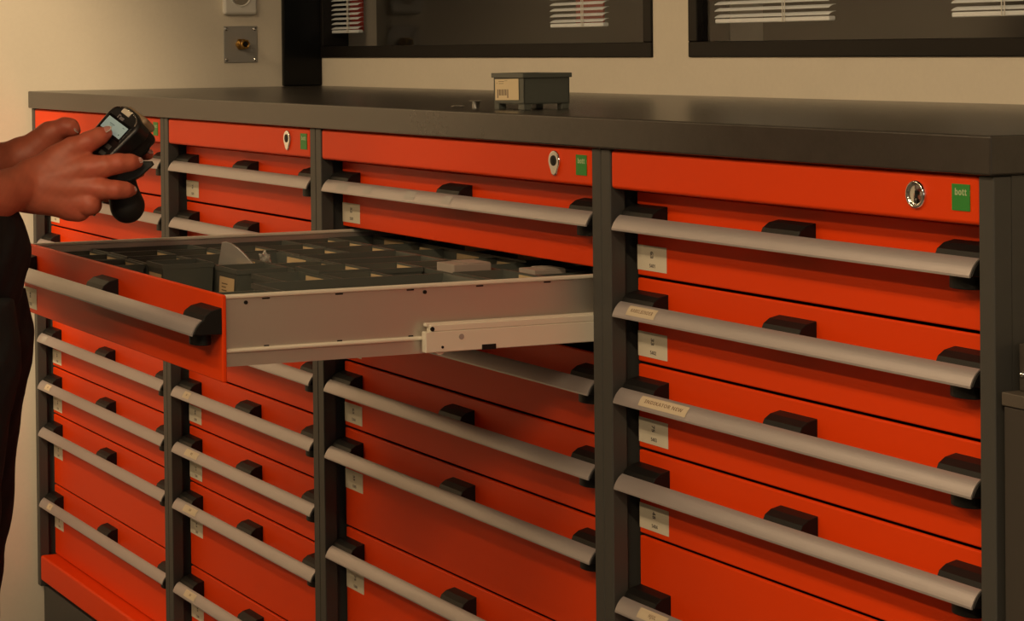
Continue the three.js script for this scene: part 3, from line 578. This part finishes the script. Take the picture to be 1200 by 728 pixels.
  mesh('shell', pd(new THREE.ExtrudeGeometry(outline(.0, .0335, .028, -.078, .0315), { depth: .016, bevelEnabled: true, bevelThickness: .004, bevelSize: .004, bevelOffset: -.004, bevelSegments: 4, curveSegments: 20 }).translate(0, 0, -.0205)), shell, sc, 'black rounded scanner shell');
  mesh('rear_housing', pd(bx(-.027, .029, -.058, .026, -.044, -.0195, .008, 4)), std(lin(.012, .012, .012), .55), sc);
  mesh('bumper', pd(bx(-.020, .027, .024, .0345, -.030, -.006, .005, 4)), std(lin(.30, .21, .13), .45), sc, 'tan bumper at the scanner nose');
  const edge = new THREE.CatmullRomCurve3([[-.0295, .0165], [-.0262, .0232], [-.017, .0275], [-.006, .0293], [.006, .0293], [.017, .0275], [.0262, .0232], [.0295, .0165]].map(([a, b]) => new THREE.Vector3(a * .97, b - .0015, .0006)));
  mesh('silver_trim', pd(new THREE.TubeGeometry(edge, 40, .0009, 8)), M.chrome, sc, 'silver line round the scanner nose');
  mesh('status_light', pd(bx(-.0115, .0065, .0205, .0272, -.001, .0009, .0006)), std(lin(.80, .72, .58), .35), sc, 'cream status window');
  const bezel = mesh('screen_bezel', pd(bx(-.0265, .0265, -.0125, .0125, -.002, .0003, .001)), M.blackTrim, sc);
  const scr = canvasTex(256, 96, (c, W, Hh) => { c.fillStyle = '#9fb4b0'; c.fillRect(0, 0, W, Hh); c.fillStyle = '#6d7f7c'; c.fillRect(58, 34, 62, 7); c.fillRect(70, 46, 40, 4); c.fillRect(200, 14, 26, 6); c.fillStyle = '#3f5350'; c.fillRect(214, 70, 12, 8); });
  mesh('screen', pd(new THREE.PlaneGeometry(.046, .0172).translate(0, 0, .0007)), std(0xffffff, .25, 0, { map: scr, emissive: lin(1, 1, 1), emissiveMap: scr, emissiveIntensity: .25 }), bezel, 'pale grey lit screen');
  mesh('maker_mark', pd(merge([bx(-.0100, -.0085, .0120, .0175, 0, .0006), bx(-.0085, -.006, .0163, .0175, 0, .0006), bx(-.0050, -.0036, .0120, .0160, 0, .0006), bx(-.0028, -.0014, .0120, .0160, 0, .0006), bx(-.0006, .0008, .0120, .0160, 0, .0006), bx(.0014, .0030, .0120, .0160, 0, .0006)])), M.alu, sc, 'small silver maker mark');
  for (let r = 0; r < 4; r++) for (let c = 0; c < 3; c++) mesh('key', pd(bx(-.006, .006, -.003, .003, 0, .0012, .0008).translate((c - 1) * .0165, -.0235 - r * .0105, 0)), std(lin(.06, .06, .06), .5), sc);
  // grip, trigger plate and wrist loop
  mesh('pistol_grip', pf(nets(blend([cap(P(131, 198, -.034), P(138, 212, -.036), R(13), R(15), 1.1), cap(P(139, 214, -.036), P(147.5, 243, -.036), R(17), R(21), 1.15)], .012), box(95, 190, 175, 275, -.075, .005), .0028)), std(lin(.008, .008, .008), .6), sc, 'black rounded pistol grip');
  const ps = new THREE.Shape([[118, 211], [128, 214], [152, 213.5], [165, 207], [179.5, 194.5], [177, 190.5], [168, 190], [150, 194], [128, 204]].map(([a, b]) => new THREE.Vector2(...P(a, b).slice(0, 2))));
  mesh('trigger_plate', pf(new THREE.ExtrudeGeometry(ps, { depth: .024, bevelEnabled: true, bevelSize: .0015, bevelThickness: .003, bevelOffset: -.0015, bevelSegments: 3 }).translate(0, 0, -.044)), std(lin(.018, .022, .022), .5), sc, 'dark flat plate over the trigger');
  const loop = new THREE.CatmullRomCurve3([[167, 150, -.03], [173.5, 160, -.028], [173, 172, -.028], [167, 180.5, -.03], [156, 183, -.032], [146, 182, -.036]].map((p) => new THREE.Vector3(...P(...p))));
  mesh('wrist_loop', pf(new THREE.TubeGeometry(loop, 40, .0026, 8)), M.blackPlastic, sc, 'black cord loop');
}
//ENDPERSON
renderer.render(scene, camera);
